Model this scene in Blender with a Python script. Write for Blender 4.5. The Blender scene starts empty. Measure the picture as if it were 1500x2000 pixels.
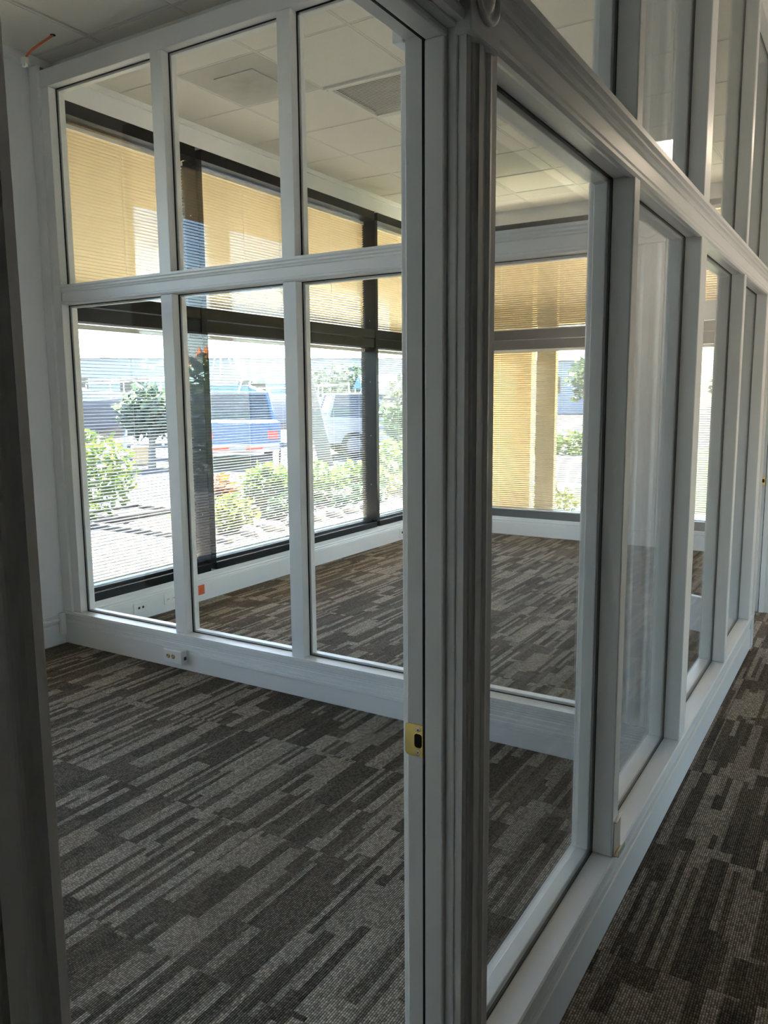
import bpy, math, random
from mathutils import Vector, Matrix
random.seed(7)
sc = bpy.context.scene
COL = sc.collection

# ------------------------------------------------------------------ camera
cam_d = bpy.data.cameras.new('camera')
cam_d.sensor_fit = 'VERTICAL'; cam_d.sensor_height = 24.0
cam_d.lens = 1564.39 / 2000 * 24.0
cam_d.clip_start = 0.02; cam_d.clip_end = 600
cam = bpy.data.objects.new('camera', cam_d); COL.objects.link(cam)
YAW, PITCH, ROLL = 0.55014, -0.14198, -0.00804
_f = Vector((-math.sin(YAW)*math.cos(PITCH), math.cos(YAW)*math.cos(PITCH), math.sin(PITCH)))
_r = Vector((math.cos(YAW), math.sin(YAW), 0)); _u = _r.cross(_f)
_r2 = _r*math.cos(ROLL) + _u*math.sin(ROLL); _u2 = -_r*math.sin(ROLL) + _u*math.cos(ROLL)
cm = Matrix((_r2, _u2, -_f)).transposed().to_4x4(); cm.translation = Vector((0, 0, 1.47))
cam.matrix_world = cm
sc.camera = cam

# ------------------------------------------------------------------ sky, sun, exposure
SUN_DIR = Vector((-0.62, 0.70, 0.0)).normalized() * math.cos(math.radians(54)) + Vector((0, 0, math.sin(math.radians(54))))
w = bpy.data.worlds.new('sky'); sc.world = w; w.use_nodes = True
nt = w.node_tree; nt.nodes.clear()
sky = nt.nodes.new('ShaderNodeTexSky'); sky.sky_type = 'NISHITA'; sky.sun_disc = False
sky.sun_elevation = math.radians(54); sky.sun_rotation = math.atan2(SUN_DIR.x, SUN_DIR.y)
sky.air_density = 1.0; sky.dust_density = 0.8; sky.ozone_density = 1.2
bg = nt.nodes.new('ShaderNodeBackground'); bg.inputs['Strength'].default_value = 0.26
wo = nt.nodes.new('ShaderNodeOutputWorld')
nt.links.new(sky.outputs[0], bg.inputs[0]); nt.links.new(bg.outputs[0], wo.inputs[0])
sun_d = bpy.data.lights.new('sun', 'SUN'); sun_d.energy = 19.0; sun_d.angle = math.radians(0.6); sun_d.color = (1, 0.92, 0.79)
sun = bpy.data.objects.new('sun', sun_d); COL.objects.link(sun)
sun.rotation_euler = SUN_DIR.to_track_quat('Z', 'Y').to_euler(); sun.location = (-30, 30, 40)
sc.view_settings.view_transform = 'Standard'; sc.view_settings.look = 'None'
sc.view_settings.gamma = 1.0; sc.view_settings.use_curve_mapping = False
sc.view_settings.exposure = 2.9
sc.cycles.max_bounces = 12; sc.cycles.diffuse_bounces = 6; sc.cycles.glossy_bounces = 5
sc.cycles.transmission_bounces = 8; sc.cycles.transparent_max_bounces = 32
sc.cycles.sample_clamp_indirect = 6.0
sc.cycles.use_denoising = True

# ------------------------------------------------------------------ materials
def nodes(name):
    m = bpy.data.materials.new(name); m.use_nodes = True
    t = m.node_tree; return m, t, t.nodes, t.links, t.nodes['Principled BSDF']
def mat(name, col, rough=0.5, metal=0.0, spec=0.5, noise=0.0, nscale=20, bump=0.0, bscale=200, coat=0.0):
    m, t, N, L, b = nodes(name)
    b.inputs['Base Color'].default_value = (*col, 1); b.inputs['Roughness'].default_value = rough
    b.inputs['Metallic'].default_value = metal; b.inputs['Specular IOR Level'].default_value = spec
    if coat: b.inputs['Coat Weight'].default_value = coat
    tc = N.new('ShaderNodeTexCoord')
    if noise:
        n = N.new('ShaderNodeTexNoise'); n.inputs['Scale'].default_value = nscale; n.inputs['Detail'].default_value = 4
        L.new(tc.outputs['Object'], n.inputs['Vector'])
        mx = N.new('ShaderNodeMix'); mx.data_type = 'RGBA'
        mx.inputs['A'].default_value = (*[c*(1-noise) for c in col], 1); mx.inputs['B'].default_value = (*[min(1, c*(1+noise)) for c in col], 1)
        L.new(n.outputs['Fac'], mx.inputs['Factor']); L.new(mx.outputs['Result'], b.inputs['Base Color'])
    if bump:
        n2 = N.new('ShaderNodeTexNoise'); n2.inputs['Scale'].default_value = bscale; n2.inputs['Detail'].default_value = 3
        L.new(tc.outputs['Object'], n2.inputs['Vector'])
        bp = N.new('ShaderNodeBump'); bp.inputs['Strength'].default_value = bump; bp.inputs['Distance'].default_value = 0.002
        L.new(n2.outputs['Fac'], bp.inputs['Height']); L.new(bp.outputs['Normal'], b.inputs['Normal'])
    return m
def glass_mat(name, tint):
    m = bpy.data.materials.new(name); m.use_nodes = True
    N, L = m.node_tree.nodes, m.node_tree.links; N.clear()
    geo = N.new('ShaderNodeNewGeometry'); mr = N.new('ShaderNodeMapRange')
    mr.inputs['To Min'].default_value = 1.4; mr.inputs['To Max'].default_value = 1/1.4
    fr = N.new('ShaderNodeFresnel'); L.new(geo.outputs['Backfacing'], mr.inputs['Value']); L.new(mr.outputs['Result'], fr.inputs['IOR'])
    tr = N.new('ShaderNodeBsdfTransparent'); tr.inputs['Color'].default_value = (*tint, 1)
    gl = N.new('ShaderNodeBsdfGlossy'); gl.inputs['Roughness'].default_value = 0.0
    mx = N.new('ShaderNodeMixShader'); out = N.new('ShaderNodeOutputMaterial')
    L.new(fr.outputs[0], mx.inputs[0]); L.new(tr.outputs[0], mx.inputs[1]); L.new(gl.outputs[0], mx.inputs[2]); L.new(mx.outputs[0], out.inputs[0])
    return m
def leaf_mat(name, c1, c2):
    m, t, N, L, b = nodes(name)
    b.inputs['Roughness'].default_value = 0.45
    g = N.new('ShaderNodeNewGeometry'); cr = N.new('ShaderNodeMix'); cr.data_type = 'RGBA'
    cr.inputs['A'].default_value = (*c1, 1); cr.inputs['B'].default_value = (*c2, 1)
    L.new(g.outputs['Random Per Island'], cr.inputs['Factor']); L.new(cr.outputs['Result'], b.inputs['Base Color'])
    tl = N.new('ShaderNodeBsdfTranslucent'); L.new(cr.outputs['Result'], tl.inputs['Color'])
    mx = N.new('ShaderNodeMixShader'); mx.inputs[0].default_value = 0.35
    L.new(b.outputs[0], mx.inputs[1]); L.new(tl.outputs[0], mx.inputs[2]); L.new(mx.outputs[0], N['Material Output'].inputs[0])
    return m
def slat_mat(name, col, tr=0.28):
    m, t, N, L, b = nodes(name)
    b.inputs['Base Color'].default_value = (*col, 1); b.inputs['Roughness'].default_value = 0.4
    tl = N.new('ShaderNodeBsdfTranslucent'); tl.inputs['Color'].default_value = (*col, 1)
    mx = N.new('ShaderNodeMixShader'); mx.inputs[0].default_value = tr
    L.new(b.outputs[0], mx.inputs[1]); L.new(tl.outputs[0], mx.inputs[2]); L.new(mx.outputs[0], N['Material Output'].inputs[0])
    return m
def carpet_mat():
    m, t, N, L, b = nodes('striped_carpet')
    b.inputs['Roughness'].default_value = 0.95; b.inputs['Specular IOR Level'].default_value = 0.1
    geo = N.new('ShaderNodeNewGeometry'); sep = N.new('ShaderNodeSeparateXYZ'); L.new(geo.outputs['Position'], sep.inputs[0])
    oi = N.new('ShaderNodeObjectInfo')
    def M(op, a, bb=None, c=None):
        n = N.new('ShaderNodeMath'); n.operation = op
        for i, v in enumerate((a, bb, c)):
            if v is None: continue
            if isinstance(v, (int, float)): n.inputs[i].default_value = v
            else: L.new(v, n.inputs[i])
        return n.outputs[0]
    def wn(a, bb, s):
        cx = N.new('ShaderNodeCombineXYZ'); L.new(a, cx.inputs[0]) 
        if bb is not None: L.new(bb, cx.inputs[1])
        z = M('MULTIPLY_ADD', oi.outputs['Random'], 37.0, s); L.new(z, cx.inputs[2])
        n = N.new('ShaderNodeTexWhiteNoise'); n.noise_dimensions = '3D'; L.new(cx.outputs[0], n.inputs['Vector']); return n.outputs['Value']
    X, Y = sep.outputs[0], sep.outputs[1]
    def cell(wd, ln, s):
        i = M('FLOOR', M('DIVIDE', X, wd)); r = wn(i, None, s)
        j = M('FLOOR', M('DIVIDE', M('MULTIPLY_ADD', r, ln*3.0, Y), ln)); return i, j
    i1, j1 = cell(0.0762, 0.34, 1.3); i2, j2 = cell(0.01905, 0.62, 5.1); i3, j3 = cell(0.0381, 0.36, 8.7)
    n1 = wn(i1, j1, 2.2); tb = wn(i1, j1, 3.3); ts = wn(i2, j2, 4.4); tm = wn(i3, j3, 9.9)
    useS = M('GREATER_THAN', n1, 0.46); useM = M('MULTIPLY', M('GREATER_THAN', n1, 0.24), M('LESS_THAN', n1, 0.46))
    t1 = M('ADD', M('MULTIPLY', ts, useS), M('MULTIPLY', tm, useM))
    t2 = M('ADD', t1, M('MULTIPLY', tb, M('LESS_THAN', n1, 0.24)))
    cr = N.new('ShaderNodeValToRGB'); cr.color_ramp.interpolation = 'CONSTANT'
    e = cr.color_ramp.elements
    e[0].position = 0; e[0].color = (0.096, 0.079, 0.059, 1)
    e[1].position = 0.30; e[1].color = (0.128, 0.105, 0.079, 1)
    e.new(0.58).color = (0.255, 0.217, 0.170, 1); e.new(0.84).color = (0.305, 0.262, 0.208, 1)
    L.new(t2, cr.inputs[0])
    # loop pile: ribs along Y in little loops; shade between them darkens the colour
    row = M('DIVIDE', X, 0.0064); ri = M('FLOOR', row); fr = M('FRACT', row)
    rib = M('POWER', M('SINE', M('MULTIPLY', fr, math.pi)), 0.7)
    rr = wn(ri, None, 11.0)
    dash = M('ABSOLUTE', M('SINE', M('MULTIPLY', M('MULTIPLY_ADD', rr, 0.02, Y), math.pi/0.0095)))
    rj = M('FLOOR', M('DIVIDE', M('MULTIPLY_ADD', rr, 0.02, Y), 0.0095)); lv = wn(ri, rj, 12.0)
    hgt = M('MULTIPLY', rib, M('MULTIPLY_ADD', dash, 0.5, 0.5))
    sh = M('MULTIPLY', M('MULTIPLY_ADD', hgt, 1.45, 0.12), M('MULTIPLY_ADD', lv, 0.8, 0.62))
    mx = N.new('ShaderNodeMix'); mx.data_type = 'RGBA'; mx.blend_type = 'MULTIPLY'; mx.inputs['Factor'].default_value = 1
    L.new(cr.outputs[0], mx.inputs['A'])
    cc = N.new('ShaderNodeCombineColor'); [L.new(sh, cc.inputs[k]) for k in range(3)]; L.new(cc.outputs[0], mx.inputs['B'])
    L.new(mx.outputs['Result'], b.inputs['Base Color'])
    bp = N.new('ShaderNodeBump'); bp.inputs['Strength'].default_value = 0.7; bp.inputs['Distance'].default_value = 0.003
    L.new(hgt, bp.inputs['Height']); L.new(bp.outputs['Normal'], b.inputs['Normal'])
    return m
def dirt_mat(name, col, dark):
    # perforated diffuser plate with a dust smudge of its own round the outlet
    m, t, N, L, b = nodes(name); b.inputs['Roughness'].default_value = 0.7
    tc = N.new('ShaderNodeTexCoord'); g = N.new('ShaderNodeTexGradient'); g.gradient_type = 'SPHERICAL'
    mp = N.new('ShaderNodeMapping'); mp.inputs['Scale'].default_value = (2.6, 2.6, 2.6)
    L.new(tc.outputs['Object'], mp.inputs[0]); L.new(mp.outputs[0], g.inputs[0])
    n = N.new('ShaderNodeTexNoise'); n.inputs['Scale'].default_value = 9; L.new(tc.outputs['Object'], n.inputs['Vector'])
    mu = N.new('ShaderNodeMath'); mu.operation = 'MULTIPLY'; L.new(g.outputs['Fac'], mu.inputs[0]); L.new(n.outputs['Fac'], mu.inputs[1])
    mx = N.new('ShaderNodeMix'); mx.data_type = 'RGBA'; mx.inputs['A'].default_value = (*col, 1); mx.inputs['B'].default_value = (*dark, 1)
    L.new(mu.outputs[0], mx.inputs['Factor']); L.new(mx.outputs['Result'], b.inputs['Base Color'])
    return m

WHITE = mat('white_semigloss_paint', (0.80, 0.80, 0.79), 0.36, noise=0.02, nscale=6)
WALL = mat('wall_paint', (0.78, 0.79, 0.80), 0.7, bump=0.15, bscale=350)
TAUPE = mat('dark_taupe_paint', (0.16, 0.15, 0.14), 0.8)
CEIL = mat('ceiling_tile_board', (0.80, 0.77, 0.71), 0.9, noise=0.04, nscale=60, bump=0.3, bscale=300)
DUCT = mat('galvanised_grey', (0.22, 0.215, 0.20), 0.6)
GRID = mat('ceiling_grid_paint', (0.72, 0.70, 0.66), 0.5)
VOID = mat('plenum_dark', (0.02, 0.02, 0.02), 0.9)
BLACK = mat('black_anodised_aluminium', (0.008, 0.0075, 0.008), 0.34, spec=0.25, noise=0.2)
GASKET = mat('black_gasket', (0.01, 0.01, 0.01), 0.6)
GLASS = glass_mat('clear_glass', (0.985, 0.99, 0.985))
TINT = glass_mat('window_glass', (0.93, 0.95, 0.95))
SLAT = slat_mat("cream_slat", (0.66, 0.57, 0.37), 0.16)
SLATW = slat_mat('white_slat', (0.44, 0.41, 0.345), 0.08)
BRAIL = mat('cream_rail', (0.85, 0.81, 0.71), 0.4)
CORD = mat('cream_cord', (0.8, 0.76, 0.66), 0.7)
CARPET = carpet_mat()
BRASS = mat('polished_brass', (0.83, 0.60, 0.20), 0.22, metal=1.0, noise=0.08, nscale=90)
SCREW = mat('steel_screw', (0.62, 0.58, 0.55), 0.3, metal=1.0)
PLASTIC = mat('white_plastic', (0.82, 0.82, 0.80), 0.35)
ORANGE = mat('orange_plastic', (0.75, 0.13, 0.03), 0.4)
ORWIRE = mat('orange_cable', (0.72, 0.16, 0.06), 0.5)
CLEARP = mat('smoky_clear_plastic', (0.62, 0.60, 0.52), 0.2)
DARK = mat('dark_hole', (0.006, 0.006, 0.006), 0.8)
DIFF = dirt_mat('diffuser_plate', (0.60, 0.58, 0.53), (0.30, 0.29, 0.26))
LENS = mat('prismatic_lens', (0.92, 0.89, 0.82), 0.4)
ALU = mat('grille_white', (0.78, 0.76, 0.72), 0.45)
STUCCO = mat('yellow_stucco', (0.40, 0.30, 0.135), 0.9, noise=0.08, bump=0.3, bscale=60)
CONC = mat('concrete', (0.085, 0.076, 0.068), 0.9, noise=0.12, nscale=5)
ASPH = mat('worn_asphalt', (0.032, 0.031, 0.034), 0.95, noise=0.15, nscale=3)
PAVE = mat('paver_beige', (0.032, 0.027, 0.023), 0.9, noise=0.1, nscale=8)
PALE_BOUNCE = mat('pale_bounce_concrete', (0.82, 0.76, 0.66), 0.9, noise=0.06, nscale=6)  # tone lifted so the walkways bounce daylight into the far office
MIDC = mat('grey_concrete', (0.36, 0.32, 0.27), 0.9, noise=0.08, nscale=6)
SOIL = mat('dark_soil', (0.045, 0.033, 0.024), 1.0, noise=0.4, nscale=25)
GRASS = mat('lawn_grass', (0.06, 0.09, 0.028), 1.0, noise=0.3, nscale=40)
STONE = mat('white_stone', (0.15, 0.145, 0.135), 0.8, noise=0.1)
BARK = mat('palm_bark', (0.17, 0.155, 0.135), 0.95, noise=0.25, nscale=18, bump=0.5, bscale=40)
TWIG = mat('brown_twig', (0.16, 0.10, 0.06), 0.9)
LEAF_G = leaf_mat('leaf_bright_green', (0.060, 0.115, 0.016), (0.125, 0.165, 0.032))
LEAF_D = leaf_mat('leaf_dark_green', (0.017, 0.044, 0.014), (0.039, 0.077, 0.022))
LEAF_Y = leaf_mat('leaf_yellow_green', (0.171, 0.151, 0.017), (0.061, 0.105, 0.019))
LEAF_R = leaf_mat('leaf_red_croton', (0.151, 0.028, 0.011), (0.171, 0.099, 0.014))
LEAF_P = leaf_mat('leaf_pale_green', (0.061, 0.094, 0.055), (0.094, 0.127, 0.083))
GEL = mat('white_gelcoat', (0.34, 0.34, 0.36), 0.2)
HULLG = mat('grey_hull', (0.16, 0.17, 0.20), 0.25)
BOATGLASS = mat('boat_windshield', (0.10, 0.20, 0.20), 0.08)
DKGLASS = mat('dark_window_glass', (0.03, 0.035, 0.04), 0.08)
RUBBER = mat('tyre_rubber', (0.02, 0.02, 0.02), 0.8)
TRUCKB = mat('blue_car_paint', (0.09, 0.15, 0.27), 0.25)
CARW = mat('white_car_paint', (0.40, 0.40, 0.40), 0.25)
CARG = mat('grey_car_paint', (0.28, 0.28, 0.30), 0.25)
BLUE = mat('blue_tarp', (0.05, 0.20, 0.50), 0.5)
YELLOW = mat('yellow_paint', (0.80, 0.55, 0.05), 0.5)
RED = mat('red_paint', (0.70, 0.08, 0.05), 0.5)
METAL = mat('brushed_tube', (0.70, 0.70, 0.72), 0.3, metal=1.0)
BLDGW = mat('white_cladding', (0.38, 0.39, 0.42), 0.7, noise=0.04)
BRICK = mat('orange_brick', (0.60, 0.19, 0.06), 0.9, noise=0.12, nscale=4)
AQUA = mat('aqua_roof', (0.35, 0.55, 0.50), 0.6)
TAN = mat('tan_paint', (0.60, 0.42, 0.22), 0.6)

# ------------------------------------------------------------------ builders
def tag(o, label=None, cat=None, group=None, kind=None):
    if label: o['label'] = label
    if cat: o['category'] = cat
    if group: o['group'] = group
    if kind: o['kind'] = kind
    return o
def thing(name, label, cat, loc=(0, 0, 0), rz=0.0, group=None, kind=None):
    o = bpy.data.objects.new(name, None); COL.objects.link(o); o.empty_display_size = 0.05
    o.location = loc; o.rotation_euler = (0, 0, rz)
    return tag(o, label, cat, group, kind)
class MB:
    """collects boxes, prisms, tubes, lathes; build() links them as one mesh object"""
    def __init__(s): s.v, s.f, s.mi, s.cur = [], [], [], 0
    def add(s, vs, fs):
        n = len(s.v); s.v += [tuple(p) for p in vs]; s.f += [[i+n for i in f] for f in fs]; s.mi += [s.cur]*len(fs); return s
    def box(s, x0, x1, y0, y1, z0, z1):
        return s.add([(x0,y0,z0),(x1,y0,z0),(x1,y1,z0),(x0,y1,z0),(x0,y0,z1),(x1,y0,z1),(x1,y1,z1),(x0,y1,z1)],
                     [(0,3,2,1),(4,5,6,7),(0,1,5,4),(1,2,6,5),(2,3,7,6),(3,0,4,7)])
    def prism(s, prof, fn, a, b):
        """closed 2-D profile swept from a to b; fn(u, v, t) gives the 3-D point"""
        n = len(prof)
        vs = [fn(u, v, a) for u, v in prof] + [fn(u, v, b) for u, v in prof]
        fs = [(i, (i+1) % n, n+(i+1) % n, n+i) for i in range(n)] + [tuple(range(n-1, -1, -1)), tuple(range(n, 2*n))]
        return s.add(vs, fs)
    def tube(s, pts, r, seg=8, caps=True):
        pts = [Vector(p) for p in pts]; rs = r if isinstance(r, (list, tuple)) else [r]*len(pts); vs = []
        up = Vector((0.13, 0.31, 0.94)).normalized()
        for i, p in enumerate(pts):
            d = (pts[min(i+1, len(pts)-1)] - pts[max(i-1, 0)]).normalized()
            if abs(d.dot(up)) > 0.97: up = Vector((1, 0.1, 0)).normalized()
            a = d.cross(up).normalized(); b = a.cross(d)
            vs += [p + (a*math.cos(2*math.pi*k/seg) + b*math.sin(2*math.pi*k/seg))*rs[i] for k in range(seg)]
        fs = [(i*seg+k, i*seg+(k+1) % seg, (i+1)*seg+(k+1) % seg, (i+1)*seg+k) for i in range(len(pts)-1) for k in range(seg)]
        if caps: fs += [tuple(range(seg-1, -1, -1)), tuple(range((len(pts)-1)*seg, len(pts)*seg))]
        return s.add(vs, fs)
    def lathe(s, prof, c, axis, seg=20):
        """prof: (radius, height along axis)"""
        c = Vector(c); ax = Vector(axis).normalized(); a = ax.orthogonal().normalized(); b = ax.cross(a); vs = []
        for r, h in prof: vs += [c + ax*h + (a*math.cos(2*math.pi*k/seg)+b*math.sin(2*math.pi*k/seg))*max(r, 1e-4) for k in range(seg)]
        fs = [(i*seg+k, i*seg+(k+1) % seg, (i+1)*seg+(k+1) % seg, (i+1)*seg+k) for i in range(len(prof)-1) for k in range(seg)]
        return s.add(vs, fs + [tuple(range(seg-1, -1, -1)), tuple(range((len(prof)-1)*seg, len(prof)*seg))])
    def loft(s, rings, close=True):
        n = len(rings[0]); vs = [p for r in rings for p in r]
        fs = [(i*n+k, i*n+(k+1) % n, (i+1)*n+(k+1) % n, (i+1)*n+k) for i in range(len(rings)-1) for k in range(n)]
        if close: fs += [tuple(range(n-1, -1, -1)), tuple(range((len(rings)-1)*n, len(rings)*n))]
        return s.add(vs, fs)
    def build(s, name, m, parent=None, local=False, bevel=0.0, smooth=False, at=None):
        off = Vector((0, 0, 0))
        if parent is not None and not local:
            p = parent
            while p is not None: off += p.location; p = p.parent
        if at is not None: off = Vector(at)
        me = bpy.data.meshes.new(name)
        me.from_pydata([tuple(Vector(v)-off) for v in s.v] if off.length else s.v, [], s.f)
        for mm in (m if isinstance(m, (list, tuple)) else [m]): me.materials.append(mm)
        if isinstance(m, (list, tuple)): me.polygons.foreach_set('material_index', s.mi)
        import bmesh
        bm = bmesh.new(); bm.from_mesh(me); bmesh.ops.recalc_face_normals(bm, faces=bm.faces); bm.to_mesh(me); bm.free()
        if smooth: me.polygons.foreach_set('use_smooth', [True]*len(me.polygons))
        me.update()
        o = bpy.data.objects.new(name, me); COL.objects.link(o)
        if parent is not None: o.parent = parent
        if at is not None:
            base = Vector(at)
            if parent is not None:
                p = parent
                while p is not None: base -= p.location; p = p.parent
            o.location = base
        if bevel:
            bv = o.modifiers.new('edge', 'BEVEL'); bv.width = bevel; bv.segments = 2; bv.limit_method = 'ANGLE'
        return o
def box(name, m, parent, *b, bevel=0.0, **k): return MB().box(*b).build(name, m, parent, bevel=bevel, **k)
def dup(o, parent=None, loc=None):
    c = o.copy(); COL.objects.link(c)
    if parent is not None: c.parent = parent
    if loc is not None: c.location = loc
    return c
def dup_tree(o, parent=None, loc=None):
    c = dup(o, parent, loc)
    for ch in list(o.children): dup_tree(ch, c)
    return c

# ================================================================== SETTING
H = 3.35                                   # ceiling height
XW = -4.16                                 # inner face of the window wall
YF = 7.97                                  # inner face of the far wall
PX0, PX1 = -0.665, -0.557                  # corridor partition: office face, corridor face
PY0, PY1 = 3.045, 3.155                    # cross partition: near face, far face

# ---- floor, with every carpet tile a piece of it
floor = box('floor', CARPET, None, -4.16, 5.0, -5.0, 8.0, -0.15, -0.006)
tag(floor, 'floor slab under grey brown striped carpet tiles', 'floor', kind='structure')
T = 0.6096
tile0 = None
i = 0
y0 = -0.4712
while y0 < 7.97:
    x0 = -4.16
    while x0 < 1.34:
        x1, y1 = min(x0+T, 1.34), min(y0+T, 7.97)
        hz = random.uniform(-0.0006, 0.0)
        if tile0 is not None and abs(x1-x0-T) < 1e-6 and abs(y1-y0-T) < 1e-6:
            c = dup(tile0); c.location = (x0 + T/2 - floor.location.x, y0 + T/2, hz)
        else:
            c = box('carpet_tile', CARPET, floor, x0+0.0006, x1-0.0006, y0+0.0006, y1-0.0006, -0.006, 0.0, at=((x0+x1)/2, (y0+y1)/2, 0))
            c.location.z += hz
            if tile0 is None and x1-x0 > 0.6: tile0 = c
        x0 += T
    y0 += T

# ---- ceiling: slab, tiles, T-bars
ceiling = box('ceiling', VOID, None, -4.3, 5.0, -5.0, 8.1, H+0.10, H+0.16)
tag(ceiling, 'suspended ceiling of square off white tiles in a white grid', 'ceiling', kind='structure')
GX = [-4.16] + [-3.655+0.612*k for k in range(8)] + [1.35]
GY = [3.65+0.615*k for k in range(-7, 8)]
GY = [g for g in GY if g < 7.9] + [7.97]
def cellat(xc, yc):
    for a in range(len(GX)-1):
        for b in range(len(GY)-1):
            if GX[a] < xc < GX[a+1] and GY[b] < yc < GY[b+1]: return a, b
SKIP = {cellat(-3.35, 3.95), cellat(-2.73, 4.57), cellat(-2.73, 5.18), cellat(-2.73, 6.95)}
tcache = {}
for a in range(len(GX)-1):
    for b in range(len(GY)-1):
        if (a, b) in SKIP: continue
        wx, wy = GX[a+1]-GX[a]-0.021, GY[b+1]-GY[b]-0.021
        k = (round(wx, 3), round(wy, 3)); c = ((GX[a]+GX[a+1])/2, (GY[b]+GY[b+1])/2)
        dz = random.uniform(-0.001, 0.0015)
        if k in tcache:
            o = dup(tcache[k]); o.location = (c[0], c[1], H+dz)
        else:
            o = box('ceiling_tile', CEIL, ceiling, c[0]-wx/2, c[0]+wx/2, c[1]-wy/2, c[1]+wy/2, H, H+0.015, at=(c[0], c[1], H))
            tcache[k] = o
        if (a, b) == cellat(-3.3, 2.7): o.location.x += 0.006; o.location.z += 0.004
for g in GX[1:-1]: box('ceiling_grid_bar', GRID, ceiling, g-0.007, g+0.007, -0.655, 7.97, H+0.001, H+0.03)
for g in GY[1:-1]: box('ceiling_grid_bar', GRID, ceiling, -4.16, 1.35, g-0.007, g+0.007, H+0.0015, H+0.03)

# ---- outer window wall (black storefront frames) and solid pieces
FD = 0.17                                  # depth of the black frames
wl = box('wall_left', WALL, None, XW-0.22, XW, 2.52, 3.165, 0.0, H+0.1)
tag(wl, 'white painted wall between the black window frames, left of the glazed partition', 'wall', kind='structure')
o = box('wall_left', WALL, None, XW-0.22, XW, PY1, 8.2, 3.20, H+0.1); tag(o, 'cream bulkhead above the black framed windows', 'wall', kind='structure')
box('crown_strip', WHITE, o, XW, XW+0.018, PY1, YF, 3.315, H)
o = box('wall_left', WALL, None, XW-0.22, XW, PY1, 8.2, -0.1, 0.20); tag(o, 'low sill wall under the black framed windows', 'wall', kind='structure')
box('sill_cap', WHITE, o, XW, XW+0.004, PY1, YF, 0.190, 0.20)
o = box('wall_left', WALL, None, XW-0.22, XW, -0.7, 2.52, -0.1, 0.20); tag(o, 'low sill wall of the near office behind the door jamb', 'wall', kind='structure')
o = box('wall_left', WALL, None, XW-0.22, XW, -0.7, 2.52, 3.20, H+0.1); tag(o, 'bulkhead above the near office window', 'wall', kind='structure')
o = box('trim_1', WHITE, None, XW, XW+0.055, -0.6, 3.16, 3.305, H); tag(o, 'white wall angle strip where left wall meets ceiling', 'trim', kind='structure')

def base_prof(h=0.19):                     # outward, z
    return [(0, 0), (0.012, 0), (0.012, h*0.72), (0.009, h*0.73), (0.011, h*0.76), (0.008, h*0.80), (0.010, h*0.86), (0.006, h*0.90), (0.005, h), (0, h)]
o = MB().prism(base_prof(0.186), lambda u, v, t: (XW+u, t, v), PY1, YF).build('baseboard_left', WHITE)
tag(o, 'tall moulded white baseboard under the black windows', 'baseboard', kind='structure')
o = MB().prism(base_prof(0.175), lambda u, v, t: (XW+u, t, v), -0.6, 3.03).build('baseboard_left', WHITE)
tag(o, 'moulded white baseboard on the white wall left of the partition', 'baseboard', kind='structure')

def window_unit(n, ya, yb, label, posts, transom=True):
    r = thing('window_%d' % n, label, 'window', (XW-0.08, (ya+yb)/2, 0.2), kind='structure')
    xb, xf = XW-FD, XW
    box('sill_frame', BLACK, r, xb, xf, ya, yb, 0.20, 0.255, bevel=0.002)
    box('sill_stop', BLACK, r, xb, xf-0.05, ya, yb, 0.255, 0.275, bevel=0.002)
    box('head_frame', BLACK, r, xb, xf, ya, yb, 3.125, 3.20, bevel=0.002)
    box('transom_bar', BLACK, r, xb, xf-0.004, ya, yb, 2.035, 2.115, bevel=0.003)
    box('transom_bar', BLACK, r, xb, xf-0.012, ya, yb, 1.945, 2.028, bevel=0.003)
    box('glass_pane', TINT, r, xb+0.012, xb+0.018, ya+0.01, yb-0.01, 0.27, 1.95)
    box('glass_pane', TINT, r, xb+0.012, xb+0.018, ya+0.01, yb-0.01, 2.11, 3.13)
    for (a, b) in posts:
        p = box('window_post', BLACK, r, xb, xf, a, b, 0.255, 3.125, bevel=0.003)
        for z in (0.62, 1.1, 1.62, 2.2, 2.75):
            MB().lathe([(0.004, 0), (0.004, 0.002)], ((xb+xf)/2+0.02, a, z), (0, -1, 0), 8).build('screw_head', SCREW, p)
    return r
window_unit(1, 3.16, 4.315, 'black framed window nearest the glazed partition, with a half closed blind', [(3.16, 3.20)])
window_unit(2, 4.375, 5.485, 'second black framed window from the partition, shrubs behind it', [(4.315, 4.375)])
window_unit(3, 5.54, 6.655, 'third black framed window from the partition, bright hedge and leaning palm behind it', [(5.485, 5.54)])
window_unit(4, 6.705, 7.90, 'last black framed window before the far corner', [(6.655, 6.705), (7.85, 7.97)])
window_unit(5, 0.62, 1.56, 'near office window hidden behind the door jamb', [(0.56, 0.62)])
window_unit(6, 1.62, 2.46, 'near office window seen only as a reflection in the partition glass', [(1.56, 1.62), (2.46, 2.52)])
o = box('wall_left', WALL, None, XW-0.22, XW, -0.7, 0.56, 0.20, 3.20); tag(o, 'end of the near office outer wall behind the door jamb', 'wall', kind='structure')

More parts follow.
